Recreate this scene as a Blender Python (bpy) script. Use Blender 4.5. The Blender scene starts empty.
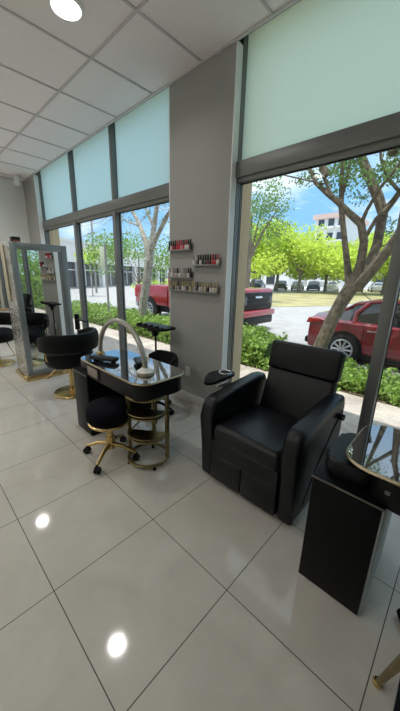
import bpy, bmesh, math, random
from mathutils import Vector, Matrix
random.seed(7)
PI = math.pi
SC = bpy.context.scene
COL = SC.collection

# ------------------------------------------------------------------ camera
F_PX, YAW, PITCH, ROLL, EYE = 283.43, -0.7569, -0.2733, 0.0248, 1.502
_fw = Vector((math.sin(YAW)*math.cos(PITCH), math.cos(YAW)*math.cos(PITCH), math.sin(PITCH)))
_r0 = Vector((math.cos(YAW), -math.sin(YAW), 0)); _u0 = _r0.cross(_fw)
_rt = math.cos(ROLL)*_r0 + math.sin(ROLL)*_u0
_up = -math.sin(ROLL)*_r0 + math.cos(ROLL)*_u0
cam_d = bpy.data.cameras.new('camera'); cam = bpy.data.objects.new('camera', cam_d); COL.objects.link(cam)
cam_d.sensor_fit = 'VERTICAL'; cam_d.sensor_height = 36; cam_d.lens = F_PX/711*36
cam_d.clip_start = 0.02; cam_d.clip_end = 500
M4 = Matrix.Identity(4)
for i, v in enumerate((_rt, _up, -_fw)):
    for j in range(3): M4[j][i] = v[j]
M4[2][3] = EYE
cam.matrix_world = M4
SC.camera = cam

# ------------------------------------------------------------------ light and exposure
SUN_STRENGTH, SKY_STRENGTH, LAMP_STRENGTH, LAMP_WATTS = 4.0, 1.4, 5.5, 6.2
SC.view_settings.view_transform = 'Standard'; SC.view_settings.look = 'None'
SC.view_settings.gamma = 1; SC.view_settings.use_curve_mapping = False
SC.view_settings.exposure = 0.2

world = bpy.data.worlds.new('sky'); SC.world = world; world.use_nodes = True
nt = world.node_tree; nt.nodes.clear()
def N(t, tree=None, **kw):
    n = (tree or nt).nodes.new(t)
    for k, v in kw.items(): setattr(n, k, v)
    return n
tc = N('ShaderNodeTexCoord'); sep = N('ShaderNodeSeparateXYZ'); nt.links.new(tc.outputs['Generated'], sep.inputs[0])
rp = N('ShaderNodeValToRGB'); nt.links.new(sep.outputs['Z'], rp.inputs[0])
e = rp.color_ramp.elements
e[0].position = 0.0; e[0].color = (.52, .68, .82, 1)
e[1].position = 0.75; e[1].color = (.75, .85, 1.0, 1)
m = e.new(.16); m.color = (.22, .46, .76, 1)
m = e.new(.34); m.color = (.22, .47, .80, 1)
m = e.new(.52); m.color = (.62, .76, .92, 1)
mp = N('ShaderNodeMapping'); mp.inputs['Scale'].default_value = (1.6, 1.6, 5.0); nt.links.new(tc.outputs['Generated'], mp.inputs[0])
no = N('ShaderNodeTexNoise'); no.inputs['Scale'].default_value = 1.7; no.inputs['Detail'].default_value = 7; no.inputs['Roughness'].default_value = .6
nt.links.new(mp.outputs[0], no.inputs['Vector'])
cr = N('ShaderNodeValToRGB'); cr.color_ramp.elements[0].position = .50; cr.color_ramp.elements[1].position = .72
nt.links.new(no.outputs['Fac'], cr.inputs[0])
mx = N('ShaderNodeMix', data_type='RGBA'); nt.links.new(cr.outputs[0], mx.inputs['Factor'])
nt.links.new(rp.outputs[0], mx.inputs['A']); mx.inputs['B'].default_value = (.92, .95, .98, 1)
bg = N('ShaderNodeBackground'); bg.inputs['Strength'].default_value = SKY_STRENGTH
nt.links.new(mx.outputs['Result'], bg.inputs['Color'])
wo = N('ShaderNodeOutputWorld'); nt.links.new(bg.outputs[0], wo.inputs[0])

sun_d = bpy.data.lights.new('sun', 'SUN'); sun = bpy.data.objects.new('sun', sun_d); COL.objects.link(sun)
sun_d.energy = SUN_STRENGTH; sun_d.angle = math.radians(.6); sun_d.color = (1, .96, .88)
sun.rotation_euler = Vector((-.10, .23, -1.0)).to_track_quat('-Z', 'Y').to_euler()   # high midday sun, a little behind the shop

# ------------------------------------------------------------------ materials
def mat(name, col, rough=.5, metal=0., spec=.5, coat=0., noise=0., nscale=8., bump=0., bscale=60., trans=0., emit=None):
    m = bpy.data.materials.new(name); m.use_nodes = True; t = m.node_tree; b = t.nodes['Principled BSDF']
    b.inputs['Base Color'].default_value = (*col, 1); b.inputs['Roughness'].default_value = rough
    b.inputs['Metallic'].default_value = metal; b.inputs['Specular IOR Level'].default_value = spec
    b.inputs['Coat Weight'].default_value = coat; b.inputs['Coat Roughness'].default_value = .04
    if emit: b.inputs['Emission Color'].default_value = (*emit[0], 1); b.inputs['Emission Strength'].default_value = emit[1]
    if noise or bump:
        c = N('ShaderNodeTexCoord', t)
    if noise:
        n = N('ShaderNodeTexNoise', t); n.inputs['Scale'].default_value = nscale; n.inputs['Detail'].default_value = 5
        t.links.new(c.outputs['Object'], n.inputs['Vector'])
        r = N('ShaderNodeValToRGB', t); r.color_ramp.elements[0].position = .3; r.color_ramp.elements[1].position = .7
        r.color_ramp.elements[0].color = (*[max(0, x*(1-noise)) for x in col], 1)
        r.color_ramp.elements[1].color = (*[min(1, x*(1+noise)) for x in col], 1)
        t.links.new(n.outputs['Fac'], r.inputs[0]); t.links.new(r.outputs[0], b.inputs['Base Color'])
    if bump:
        n2 = N('ShaderNodeTexNoise', t); n2.inputs['Scale'].default_value = bscale
        t.links.new(c.outputs['Object'], n2.inputs['Vector'])
        bp = N('ShaderNodeBump', t); bp.inputs['Strength'].default_value = bump; bp.inputs['Distance'].default_value = .01
        t.links.new(n2.outputs['Fac'], bp.inputs['Height']); t.links.new(bp.outputs[0], b.inputs['Normal'])
    if trans:   # thin leaves that let light through
        tr = N('ShaderNodeBsdfTranslucent', t); tr.inputs[0].default_value = (*[min(1, x*1.5) for x in col], 1)
        ms = N('ShaderNodeMixShader', t); ms.inputs[0].default_value = trans
        t.links.new(b.outputs[0], ms.inputs[1]); t.links.new(tr.outputs[0], ms.inputs[2])
        t.links.new(ms.outputs[0], t.nodes['Material Output'].inputs[0])
        if noise: t.links.new(r.outputs[0], tr.inputs[0])
    return m

X = {}
X['pier'] = mat('shade-darkened wall paint', (.375, .38, .36), .75, bump=.05, bscale=120)  # wall paint darkened to carry the backlit pier's shade in its colour
X['wall'] = mat('white wall paint', (.84, .85, .82), .75, bump=.05, bscale=120)
X['base'] = mat('white trim paint', (.74, .74, .72), .4)
X['ctile'] = mat('ceiling tile', (.98, .905, .89), .9, noise=.04, nscale=60, bump=.15, bscale=150)
X['cgrid'] = mat('ceiling grid metal', (.66, .62, .61), .6)
X['alu'] = mat('grey window aluminium', (.22, .225, .22), .42, metal=.3)
X['alu_white'] = mat('pale window trim', (.90, .92, .92), .4)
X['gasket'] = mat('black gasket', (.01, .01, .012), .6)
X['stucco'] = mat('tan stucco', (.72, .56, .36), .9, bump=.3, bscale=80)
X['leather'] = mat('black leather', (.004, .005, .0065), .34, spec=.36, bump=.12, bscale=220)
X['seat_leather'] = mat('matte black leather', (.004, .0045, .005), .55, spec=.16, bump=.1, bscale=220)
X['black'] = mat('black satin laminate', (.003, .0035, .004), .4, spec=.15)
X['lam'] = mat('charcoal laminate', (.006, .0062, .0062), .45, spec=.2)
X['edgeband'] = mat('grey edge band', (.12, .11, .095), .4)
X['greyside'] = mat('grey laminate', (.30, .33, .325), .4)
X['gloss'] = mat('black glass', (.012, .013, .016), .015, spec=1.0, coat=1.0); X['gloss'].node_tree.nodes['Principled BSDF'].inputs['IOR'].default_value = 2.1
X['gold'] = mat('gold metal', (.62, .45, .20), .25, metal=1, noise=.15, nscale=12)
X['brass'] = mat('brushed brass', (.30, .24, .12), .32, metal=1, noise=.2, nscale=14)
X['goldtrim'] = mat('champagne edge trim', (.50, .42, .27), .28, metal=.9)
X['chrome'] = mat('chrome', (.75, .75, .75), .12, metal=1)
X['frame'] = mat('blue grey metal', (.30, .34, .35), .35, metal=.6)
X['silver'] = mat('brushed silver', (.43, .41, .37), .34, metal=.9)
X['velvet'] = mat('black velvet', (.004, .0045, .008), .8, spec=.12)
X['plastic'] = mat('black plastic', (.006, .006, .007), .45, spec=.25)
X['white'] = mat('white plastic', (.80, .80, .78), .35)
X['cream'] = mat('beige panel', (.30, .24, .20), .6)
X['mirror'] = mat('mirror glass', (.86, .89, .88), .01, metal=1)
X['lens'] = mat('lamp lens', (.9, .9, .9), .5, emit=((1, .96, .92), LAMP_STRENGTH))
X['wood'] = mat('honey wood', (.50, .33, .18), .5, noise=.2, nscale=9)

def mosaic():
    m = mat('crystal mosaic', (.55, .53, .49), .12, metal=.85); t = m.node_tree; b = t.nodes['Principled BSDF']
    c = N('ShaderNodeTexCoord', t); v = N('ShaderNodeTexVoronoi', t); v.inputs['Scale'].default_value = 26
    t.links.new(c.outputs['Object'], v.inputs['Vector'])
    r = N('ShaderNodeValToRGB', t); r.color_ramp.elements[0].color = (.36, .35, .32, 1); r.color_ramp.elements[1].color = (.70, .68, .64, 1)
    s = N('ShaderNodeSeparateColor', t); t.links.new(v.outputs['Color'], s.inputs[0]); t.links.new(s.outputs[0], r.inputs[0])
    t.links.new(r.outputs[0], b.inputs['Base Color'])
    bp = N('ShaderNodeBump', t); bp.inputs['Strength'].default_value = .6; bp.inputs['Distance'].default_value = .02
    t.links.new(v.outputs['Distance'], bp.inputs['Height']); t.links.new(bp.outputs[0], b.inputs['Normal'])
    return m
X['mosaic'] = mosaic()

def glass_pane():
    m = bpy.data.materials.new('clear window glass'); m.use_nodes = True; t = m.node_tree; t.nodes.clear()
    tr = N('ShaderNodeBsdfTransparent', t); tr.inputs[0].default_value = (.95, .97, .965, 1)
    gl = N('ShaderNodeBsdfGlossy', t); gl.inputs['Roughness'].default_value = .005
    lw_ = N('ShaderNodeLayerWeight', t); lw_.inputs[0].default_value = .5
    pw = N('ShaderNodeMath', t, operation='POWER'); t.links.new(lw_.outputs['Facing'], pw.inputs[0]); pw.inputs[1].default_value = 5
    fr = N('ShaderNodeMath', t, operation='MULTIPLY_ADD'); t.links.new(pw.outputs[0], fr.inputs[0]); fr.inputs[1].default_value = .6; fr.inputs[2].default_value = .02
    ms = N('ShaderNodeMixShader', t); t.links.new(fr.outputs[0], ms.inputs[0]); t.links.new(tr.outputs[0], ms.inputs[1]); t.links.new(gl.outputs[0], ms.inputs[2])
    o = N('ShaderNodeOutputMaterial', t); t.links.new(ms.outputs[0], o.inputs[0]); return m
X['glass'] = glass_pane()
def frost(name, c):
    m = bpy.data.materials.new(name); m.use_nodes = True; t = m.node_tree; t.nodes.clear()
    tr = N('ShaderNodeBsdfTranslucent', t); tr.inputs[0].default_value = (*c, 1)
    df = N('ShaderNodeBsdfDiffuse', t); df.inputs[0].default_value = (.75, .82, .78, 1)
    ms = N('ShaderNodeMixShader', t); ms.inputs[0].default_value = .06
    t.links.new(tr.outputs[0], ms.inputs[1]); t.links.new(df.outputs[0], ms.inputs[2])
    o = N('ShaderNodeOutputMaterial', t); t.links.new(ms.outputs[0], o.inputs[0]); return m
X['frost'] = frost('frosted pale green film', (.88, .96, .88)); X['frost2'] = frost('frosted film with sky reflection tint', (.79, .93, .94))  # second film tinted bluer to paint in the sky's reflection

def tile_floor():
    m = mat('polished floor tile', (.5, .5, .47), .06, spec=.5); t = m.node_tree; b = t.nodes['Principled BSDF']
    c = N('ShaderNodeTexCoord', t); s = N('ShaderNodeSeparateXYZ', t); t.links.new(c.outputs['Object'], s.inputs[0])
    def mth(op, a, bb=None):
        n = N('ShaderNodeMath', t, operation=op)
        for i, v in enumerate((a, bb)):
            if v is None: continue
            if isinstance(v, (int, float)): n.inputs[i].default_value = v
            else: t.links.new(v, n.inputs[i])
        return n.outputs[0]
    ds = []
    for ax, o in (('X', -1.7997), ('Y', .2707)):
        f = mth('FRACT', mth('DIVIDE', mth('ADD', s.outputs[ax], -o+60), .6))
        ds.append(mth('MINIMUM', f, mth('SUBTRACT', 1.0, f)))
    d = mth('MINIMUM', *ds); g = mth('LESS_THAN', d, .0036)
    n = N('ShaderNodeTexNoise', t); n.inputs['Scale'].default_value = 2.6; n.inputs['Detail'].default_value = 8; n.inputs['Roughness'].default_value = .62
    n.inputs['Distortion'].default_value = .8
    t.links.new(c.outputs['Object'], n.inputs['Vector'])
    r = N('ShaderNodeValToRGB', t); r.color_ramp.elements[0].position = .32; r.color_ramp.elements[1].position = .7
    r.color_ramp.elements[0].color = (.52, .50, .445, 1); r.color_ramp.elements[1].color = (.61, .59, .53, 1)
    t.links.new(n.outputs['Fac'], r.inputs[0])
    x = N('ShaderNodeMix', t, data_type='RGBA'); t.links.new(g, x.inputs['Factor']); t.links.new(r.outputs[0], x.inputs['A']); x.inputs['B'].default_value = (.07, .065, .06, 1)
    t.links.new(x.outputs['Result'], b.inputs['Base Color'])
    rr = mth('ADD', mth('MULTIPLY', g, .6), .07); t.links.new(rr, b.inputs['Roughness'])
    return m
X['floor'] = tile_floor()

def brickpave():
    m = mat('pale paving', (.55, .5, .45), .9); t = m.node_tree; b = t.nodes['Principled BSDF']
    c = N('ShaderNodeTexCoord', t); br = N('ShaderNodeTexBrick', t)
    br.inputs['Scale'].default_value = 5; br.inputs['Color1'].default_value = (.56, .50, .45, 1); br.inputs['Color2'].default_value = (.46, .40, .36, 1)
    br.inputs['Mortar'].default_value = (.38, .34, .31, 1); br.inputs['Mortar Size'].default_value = .014
    t.links.new(c.outputs['Object'], br.inputs['Vector'])
    n = N('ShaderNodeTexNoise', t); n.inputs['Scale'].default_value = 3; n.inputs['Detail'].default_value = 6; t.links.new(c.outputs['Object'], n.inputs['Vector'])
    x = N('ShaderNodeMix', t, data_type='RGBA'); x.blend_type = 'OVERLAY'; x.inputs['Factor'].default_value = .5
    t.links.new(br.outputs['Color'], x.inputs['A']); t.links.new(n.outputs['Fac'], x.inputs['B']); t.links.new(x.outputs['Result'], b.inputs['Base Color'])
    return m
X['pave'] = brickpave()
X['road'] = mat('pale asphalt', (.40, .39, .39), .9, noise=.12, nscale=3)
X['lawn'] = mat('dry lawn', (.36, .32, .16), .95, noise=.3, nscale=.6)
X['curb'] = mat('concrete', (.55, .54, .52), .9, noise=.08, nscale=6)
X['soil'] = mat('mulch', (.10, .07, .045), .95, noise=.4, nscale=30)
X['hedge'] = mat('hedge leaf', (.30, .45, .10), .5, noise=.45, nscale=9, trans=.35)
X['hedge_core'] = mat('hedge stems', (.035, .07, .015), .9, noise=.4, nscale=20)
X['leaf_lime'] = mat('lime leaf', (.62, .74, .12), .6, noise=.3, nscale=1.2, trans=.5)
X['leaf_mid'] = mat('mid green leaf', (.20, .36, .06), .6, noise=.3, nscale=2.5, trans=.5)
X['leaf_near'] = mat('small olive leaf', (.20, .33, .10), .6, noise=.35, nscale=4, trans=.45)
X['bark'] = mat('grey brown bark', (.20, .165, .125), .95, noise=.45, nscale=14, bump=.6, bscale=40)
X['bark_pale'] = mat('pale grey bark', (.40, .37, .32), .95, noise=.4, nscale=12, bump=.5, bscale=40)
X['red'] = mat('red car paint', (.24, .008, .016), .3, spec=.5, coat=1.0)
X['truckred'] = mat('bright red truck paint', (.34, .012, .02), .3, coat=1.0)
X['carglass'] = mat('dark car glass', (.012, .014, .016), .03, spec=.8)
X['tyre'] = mat('tyre rubber', (.014, .014, .014), .8)
X['rim'] = mat('alloy wheel', (.55, .55, .56), .3, metal=.8)
X['taillight'] = mat('red tail light plastic', (.55, .02, .02), .15, coat=1)
X['headlight'] = mat('clear headlight plastic', (.55, .56, .58), .1, coat=1)
X['bldg'] = mat('white facade paint', (.80, .79, .77), .85)
X['bldg_pink'] = mat('pale coral facade', (.70, .50, .44), .85)
X['winpane'] = mat('dark shop glass', (.05, .06, .07), .12, spec=.7)
X['pole'] = mat('weathered pole', (.24, .23, .22), .7)
X['signback'] = mat('pale green sign plate', (.55, .60, .45), .5)

# ------------------------------------------------------------------ mesh helpers
def wl(o):
    v = Vector((0, 0, 0))
    while o: v += o.location; o = o.parent
    return v
class MB:
    def __init__(s): s.bm = bmesh.new()
    def box(s, x0, x1, y0, y1, z0, z1, bev=0, seg=2, rot=None, piv=None):
        vs = bmesh.ops.create_cube(s.bm, size=1)['verts']
        c = Vector(((x0+x1)/2, (y0+y1)/2, (z0+z1)/2)); d = (abs(x1-x0), abs(y1-y0), abs(z1-z0))
        for v in vs: v.co = c + Vector((v.co.x*d[0], v.co.y*d[1], v.co.z*d[2]))
        if bev:
            es = list({e for v in vs for e in v.link_edges})
            r = bmesh.ops.bevel(s.bm, geom=es, offset=bev, segments=seg, affect='EDGES', profile=.5)
            vs = list({v for f in r['faces'] for v in f.verts} | {v for v in vs if v.is_valid})
        if rot is not None:
            p = Vector(piv) if piv is not None else c
            for v in vs: v.co = p + rot @ (v.co - p)
        return s
    def grid_loft(s, rings, closed=True, cap=True):
        R = [[s.bm.verts.new(p) for p in ring] for ring in rings]
        n = len(R[0])
        for a, b in zip(R, R[1:]):
            for i in range(n if closed else n-1):
                j = (i+1) % n
                s.bm.faces.new((a[i], a[j], b[j], b[i]))
        if cap:
            s.bm.faces.new(list(reversed(R[0]))); s.bm.faces.new(R[-1])
        return s
    def tube(s, path, r, n=8, closed=False):
        P = [Vector(p) for p in path]; k = len(P)
        rr = r if isinstance(r, (list, tuple)) else [r]*k
        rings = []; prev = None
        for i, p in enumerate(P):
            if closed: t = P[(i+1) % k]-P[i-1]
            else: t = P[min(i+1, k-1)]-P[max(i-1, 0)]
            t.normalize()
            if prev is None:
                a = Vector((0, 0, 1)) if abs(t.z) < .9 else Vector((1, 0, 0)); u = t.cross(a).normalized()
            else: u = (prev - t*prev.dot(t)).normalized()
            prev = u; w = t.cross(u)
            rings.append([p+rr[i]*(math.cos(2*PI*j/n)*u+math.sin(2*PI*j/n)*w) for j in range(n)])
        if closed:
            rings.append(rings[0]); return s.grid_loft(rings, cap=False)
        return s.grid_loft(rings)
    def cyl(s, p0, p1, r0, r1=None, n=16): return s.tube([p0, p1], [r0, r0 if r1 is None else r1], n)
    def lathe(s, prof, c=(0, 0, 0), n=24):
        c = Vector(c)
        return s.grid_loft([[c+Vector((r*math.cos(2*PI*j/n), r*math.sin(2*PI*j/n), z)) for j in range(n)] for r, z in prof])
    def prism(s, poly, a0, a1, axis='z', bev=0, seg=2):
        def P(u, v, a): return Vector((u, v, a)) if axis == 'z' else Vector((a, u, v)) if axis == 'x' else Vector((u, a, v))
        A = [s.bm.verts.new(P(u, v, a0)) for u, v in poly]; B = [s.bm.verts.new(P(u, v, a1)) for u, v in poly]
        n = len(poly); fs = [s.bm.faces.new(A), s.bm.faces.new(B)]
        for i in range(n): s.bm.faces.new((A[i], A[(i+1) % n], B[(i+1) % n], B[i]))
        if bev:
            es = list({e for f in fs for e in f.edges})
            bmesh.ops.bevel(s.bm, geom=es, offset=bev, segments=seg, affect='EDGES', profile=.5)
        return s
    def ball(s, c, rx, ry=None, rz=None, sub=2):
        vs = bmesh.ops.create_icosphere(s.bm, subdivisions=sub, radius=1)['verts']
        for v in vs: v.co = Vector(c)+Vector((v.co.x*rx, v.co.y*(ry or rx), v.co.z*(rz or rx)))
        return s
    def build(s, name, m, parent=None, smooth=35):
        bmesh.ops.recalc_face_normals(s.bm, faces=s.bm.faces)
        off = wl(parent) if parent else Vector((0, 0, 0))
        me = bpy.data.meshes.new(name)
        for v in s.bm.verts: v.co -= off
        s.bm.to_mesh(me); s.bm.free()
        for mm in (m if isinstance(m, (list, tuple)) else [m]): me.materials.append(mm)
        if smooth:
            for p in me.polygons: p.use_smooth = True
            me.set_sharp_from_angle(angle=math.radians(smooth))
        o = bpy.data.objects.new(name, me); COL.objects.link(o)
        if parent: o.parent = parent
        return o
def tag(o, label=None, cat=None, group=None, kind=None):
    if label: o['label'] = label
    if cat: o['category'] = cat
    if group: o['group'] = group
    if kind: o['kind'] = kind
    return o
def empty(name, loc, label=None, cat=None, group=None, kind=None):
    o = bpy.data.objects.new(name, None); o.location = loc; o.empty_display_size = .1; COL.objects.link(o)
    return tag(o, label, cat, group, kind)
def struct(o): o['kind'] = 'structure'; return o
def copy_tree(o, parent=None):
    c = o.copy(); COL.objects.link(c); c.parent = parent
    for ch in list(o.children): copy_tree(ch, c)
    return c
def arc(cx, cy, r, a0, a1, n): return [(cx+r*math.cos(math.radians(a0+(a1-a0)*i/n)), cy+r*math.sin(math.radians(a0+(a1-a0)*i/n))) for i in range(n+1)]
def rrect(x0, x1, y0, y1, r, n=8):
    return arc(x1-r, y1-r, r, 0, 90, n)+arc(x0+r, y1-r, r, 90, 180, n)+arc(x0+r, y0+r, r, 180, 270, n)+arc(x1-r, y0+r, r, 270, 360, n)

# ------------------------------------------------------------------ the room
WY, CH = 2.263, 3.336
XF, XR, YB = -7.43, 3.4, -4.6
struct(MB().box(XF-.2, XR+.2, YB-.2, 2.44, -.15, 0).build('floor', X['floor']))
struct(MB().box(XF-.2, XR+.2, YB-.2, WY, CH+.01, CH+.16).build('ceiling', X['ctile']))
g = MB(); CS = .7112; WF = 2.335; CX0, CY0 = -2.1937, 1.5645
x = CX0-8*CS
while x < XR:
    if x > XF: g.box(x-.009, x+.009, YB, WY-.02, CH, CH+.02)
    x += CS
y = CY0
while y > YB:
    g.box(XF, XR, y-.009, y+.009, CH-.003, CH+.02); y -= CS
g.box(XF, XR, WY-.022, WY+.001, CH-.004, CH+.03); g.box(XF, XF+.03, YB, WY, CH-.004, CH+.02)
struct(g.build('trim_1', X['cgrid'], smooth=0))
struct(MB().box(XF-.2, XF, YB-.2, 2.44, 0, CH+.01).build('wall_left', X['wall']))
struct(MB().box(XR, XR+.2, YB-.2, 2.44, 0, CH+.01).build('wall_right', X['wall']))
struct(MB().box(XF-.2, XR+.2, YB-.2, YB, 0, CH+.01).build('wall_back', X['wall']))
# window side: end wall, pier between the two windows, wall past the right window
PX0, PX1 = -2.655, -1.81
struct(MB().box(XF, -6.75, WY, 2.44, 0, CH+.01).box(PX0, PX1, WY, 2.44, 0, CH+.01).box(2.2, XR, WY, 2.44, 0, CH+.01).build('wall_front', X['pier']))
struct(MB().box(XF-.2, -6.757, 2.44, 2.643, -.15, CH+.2).box(PX0-.02, -1.808, 2.44, 2.60, -.15, CH+.2).box(2.1, XR+.2, 2.44, 2.60, -.15, CH+.2)
       .box(XF-.2, XR+.2, 2.445, 2.6, CH+.12, 4.7).box(XF-.2, XR+.2, YB-.2, 2.5, CH+.2, CH+.4).build('wall_outside', X['stucco']))
struct(MB().box(PX0, PX1, WY-.016, WY, 0, .12, .004).build('baseboard_front', X['base']))
struct(MB().box(XF, XF+.016, YB, WY, 0, .12, .004).build('baseboard_left', X['base']))

WF = 2.335                 # the frames sit a hand's breadth back in the wall
RB, RT = 2.336, 2.502      # transom rail
def window(n, x0, x1, muls):
    w = empty('window_%d' % n, ((x0+x1)/2, WF, 0)); struct(w)
    f = MB()
    f.box(x0, x1, WY+.02, WF+.10, CH+.10, CH+.19)                          # head
    f.box(x0, x1, WF, WF+.10, 0, .06)                              # sill rail
    f.box(x0, x1, WF-.012, WF+.10, RB+.035, RT, .006)              # transom rail, stepped
    f.box(x0, x1, WF+.008, WF+.10, RB, RB+.04, .004)
    f.build('window_frame', X['alu'], w)
    k = MB()
    for m in muls:
        MB().box(m, m+.075, WF-.004, WF+.10, 0, RB+.03, .005).box(m+.004, m+.071, WF, WF+.10, RT-.01, CH+.11, .005).build('mullion', X['alu'], w)
        for xx in (m-.005, m+.075): k.box(xx, xx+.005, WF+.06, WF+.075, .06, RB).box(xx, xx+.005, WF+.06, WF+.075, RT, CH+.10)
    for a, b in ((x0, 1), (x1, -1)):
        jb = MB()
        for p0, p1, t_ in ((.006, .036, .012), (.040, .066, .009), (.070, .086, .013)):
            e0, e1 = sorted((a-b*.02, a+b*t_)); jb.box(e0, e1, WF+p0, WF+p1, 0, CH+.11, .003)
        jb.build('jamb', X['alu'], w)
        e0, e1 = sorted((a-b*.02, a+b*.012)); k.box(e0, e1, WF+.088, WF+.098, .06, RB).box(e0, e1, WF+.088, WF+.098, RT, CH+.10)
        e0, e1 = sorted((a-b*.004, a+b*.006)); MB().box(e0, e1, WY-.001, WF+.004, 0, CH+.0).build('side_trim', X['alu_white'], w)
    k.box(x0+.02, x1-.02, WF+.055, WF+.075, RB-.008, RB+.001)
    k.build('gasket', X['gasket'], w)
    ed = [x0]+[v for m in muls for v in (m+.01, m+.065)]+[x1]
    for a, b in zip(ed[::2], ed[1::2]):
        MB().box(a, b, WF+.084, WF+.090, .05, RB+.01).build('glass_pane', X['glass'], w, 0)
        MB().box(a, b, WF+.062, WF+.065, RT-.01, CH+.11).build('transom_pane', X['frost' if n == 1 else 'frost2'], w, 0)
    return w
window(1, PX1, 2.2, [-.467, .83])
window(2, -6.75, PX0, [-5.31, -4.0])

# ------------------------------------------------------------------ outside ground
GZ = -.25
struct(MB().box(-40, 30, 2.44, 4.35, -.30, -.12).build('path', X['pave'], smooth=0))
struct(MB().box(-40, 30, 4.35, 5.55, -.30, -.11).build('terrain_bed', X['soil'], smooth=0))
struct(MB().box(-40, 30, 5.55, 5.72, -.32, -.10, .02).build('kerb', X['curb']))
struct(MB().box(-120, 90, 5.6, 160, -.45, GZ).build('road', X['road'], smooth=0))
lp = [(-13.5, 13.5), (-8.9, 16.2), (-7.0, 20.2), (-6.1, 29.4), (-5, 48), (-3.5, 70), (-15.2, 71.5), (-15.1, 42.7), (-16.4, 29.5), (-22, 20)]
lw = MB(); lw.prism(lp, GZ-.02, GZ+.03); struct(lw.build('lawn', X['lawn'], smooth=0))

# ------------------------------------------------------------------ hedges
def leaves(mb, pts, size, flat=.0, asp=.55):
    bm = mb.bm
    for p in pts:
        a = random.uniform(0, 2*PI); t = random.uniform(-1, 1)*(1-flat); s_ = size*random.uniform(.65, 1.35)
        n = Vector((math.cos(a)*math.sqrt(max(0, 1-t*t)), math.sin(a)*math.sqrt(max(0, 1-t*t)), t if not flat else abs(t)+flat)).normalized()
        u = n.orthogonal().normalized(); u = Matrix.Rotation(random.uniform(0, 2*PI), 3, n) @ u; v = n.cross(u)
        P = Vector(p); c = n*s_*.12
        q = [bm.verts.new(P-u*s_), bm.verts.new(P+v*s_*asp+c), bm.verts.new(P+u*s_), bm.verts.new(P-v*s_*asp+c)]
        bm.faces.new(q)
def hedge(x0, x1, y0, y1, zt, label, n, zb=-.11):
    h = empty('hedge', ((x0+x1)/2, (y0+y1)/2, zb)); tag(h, label, 'hedge')
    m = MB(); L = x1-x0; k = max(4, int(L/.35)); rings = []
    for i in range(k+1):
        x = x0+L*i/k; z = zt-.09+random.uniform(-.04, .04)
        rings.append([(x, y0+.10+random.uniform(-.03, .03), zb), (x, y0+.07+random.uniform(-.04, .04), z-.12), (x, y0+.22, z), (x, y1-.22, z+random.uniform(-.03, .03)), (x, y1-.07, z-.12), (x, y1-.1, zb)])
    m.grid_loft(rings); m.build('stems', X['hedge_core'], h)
    lf = MB(); pts = []
    for _ in range(n):
        x = random.uniform(x0, x1); u = random.random()
        z = zt+.05*math.sin(x*3.1)+.04*math.sin(x*7.7+1)
        if u < .5: pts.append((x, random.uniform(y0, y1), z-.02+random.gauss(0, .045)))
        else: pts.append((x, y0+.05+random.gauss(0, .05)+.04*math.sin(x*5), random.uniform(zb, z)))
    leaves(lf, pts, .042); lf.build('foliage', X['hedge'], h, 0)
hedge(-4.4, -2.6, 4.42, 5.35, .37, 'taller leafy hedge in front of the red pickup outside the right-hand window', 5500)
hedge(-2.55, 2.0, 4.42, 5.35, .08, 'low leafy hedge in front of the dark red sedan', 9000)
hedge(-11.5, -5.0, 4.42, 5.35, .33, 'leafy green hedge along the pavement outside the left-hand windows', 11000)

hedge(3.4, 13, 4.42, 5.5, 1.25, 'tall clipped green hedge seen only as a reflection in the tall mirror', 9000)

# ------------------------------------------------------------------ trees
def crown_pts(blobs, n):
    out = []; tot = sum(b[3]*b[4] for b in blobs)
    for b in blobs:
        for _ in range(int(n*b[3]*b[4]/tot)):
            d = Vector((random.gauss(0, 1), random.gauss(0, 1), random.gauss(0, 1))).normalized()*random.random()**.4
            out.append((b[0]+d.x*b[3], b[1]+d.y*b[3], b[2]+d.z*b[4]))
    return out
def ray_at(px, py, Y):     # the point on the photographed line of sight at depth Y
    d = _fw+_rt*((px-200)/F_PX)-_up*((py-355.5)/F_PX)
    return Vector((0, 0, EYE))+d*(Y/d.y)
# tree by the right-hand window
t = empty('street_tree', (-1.80, 5.02, -.11), 'grey brown forking tree with leaning trunk in front of the red sedan', 'tree')
tr = MB()
LK = .8
def limb(pts, r): tr.tube([ray_at(*p) for p in pts], [q*LK for q in r], 8)
base = Vector((-2.02, 4.98, -.12))
tr.tube([base, ray_at(318, 352, 4.98), ray_at(330, 324, 5.0), ray_at(341, 303, 5.0), ray_at(352, 286, 5.0)], [.15, .12, .105, .105, .115], 10)
limb([(350, 290, 5.0), (347, 262, 5.05), (344, 235, 5.1), (341, 206, 5.1), (342, 180, 5.1), (343, 150, 5.15)], [.09, .062, .055, .052, .045, .03])
limb([(353, 287, 5.0), (361, 262, 4.95), (364, 242, 4.9), (361, 224, 4.85), (348, 212, 4.85), (338, 202, 4.85), (327, 193, 4.8), (316, 183, 4.8), (308, 164, 4.8)], [.11, .085, .075, .07, .06, .055, .05, .04, .028])
limb([(354, 288, 5.0), (368, 268, 5.1), (377, 245, 5.2), (383, 213, 5.25), (378, 197, 5.3), (369, 176, 5.35), (359, 152, 5.4), (352, 130, 5.4)], [.13, .10, .09, .09, .095, .085, .08, .06])
limb([(356, 288, 5.0), (372, 270, 4.9), (389, 249, 4.85), (402, 228, 4.8), (420, 200, 4.8)], [.12, .10, .085, .07, .05])
limb([(383, 213, 5.2), (394, 200, 5.1), (404, 186, 5.0), (418, 160, 5)], [.07, .05, .045, .03])
limb([(361, 224, 4.85), (367, 210, 4.8), (380, 188, 4.7), (398, 166, 4.65), (410, 150, 4.6)], [.04, .03, .028, .024, .015])
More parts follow.
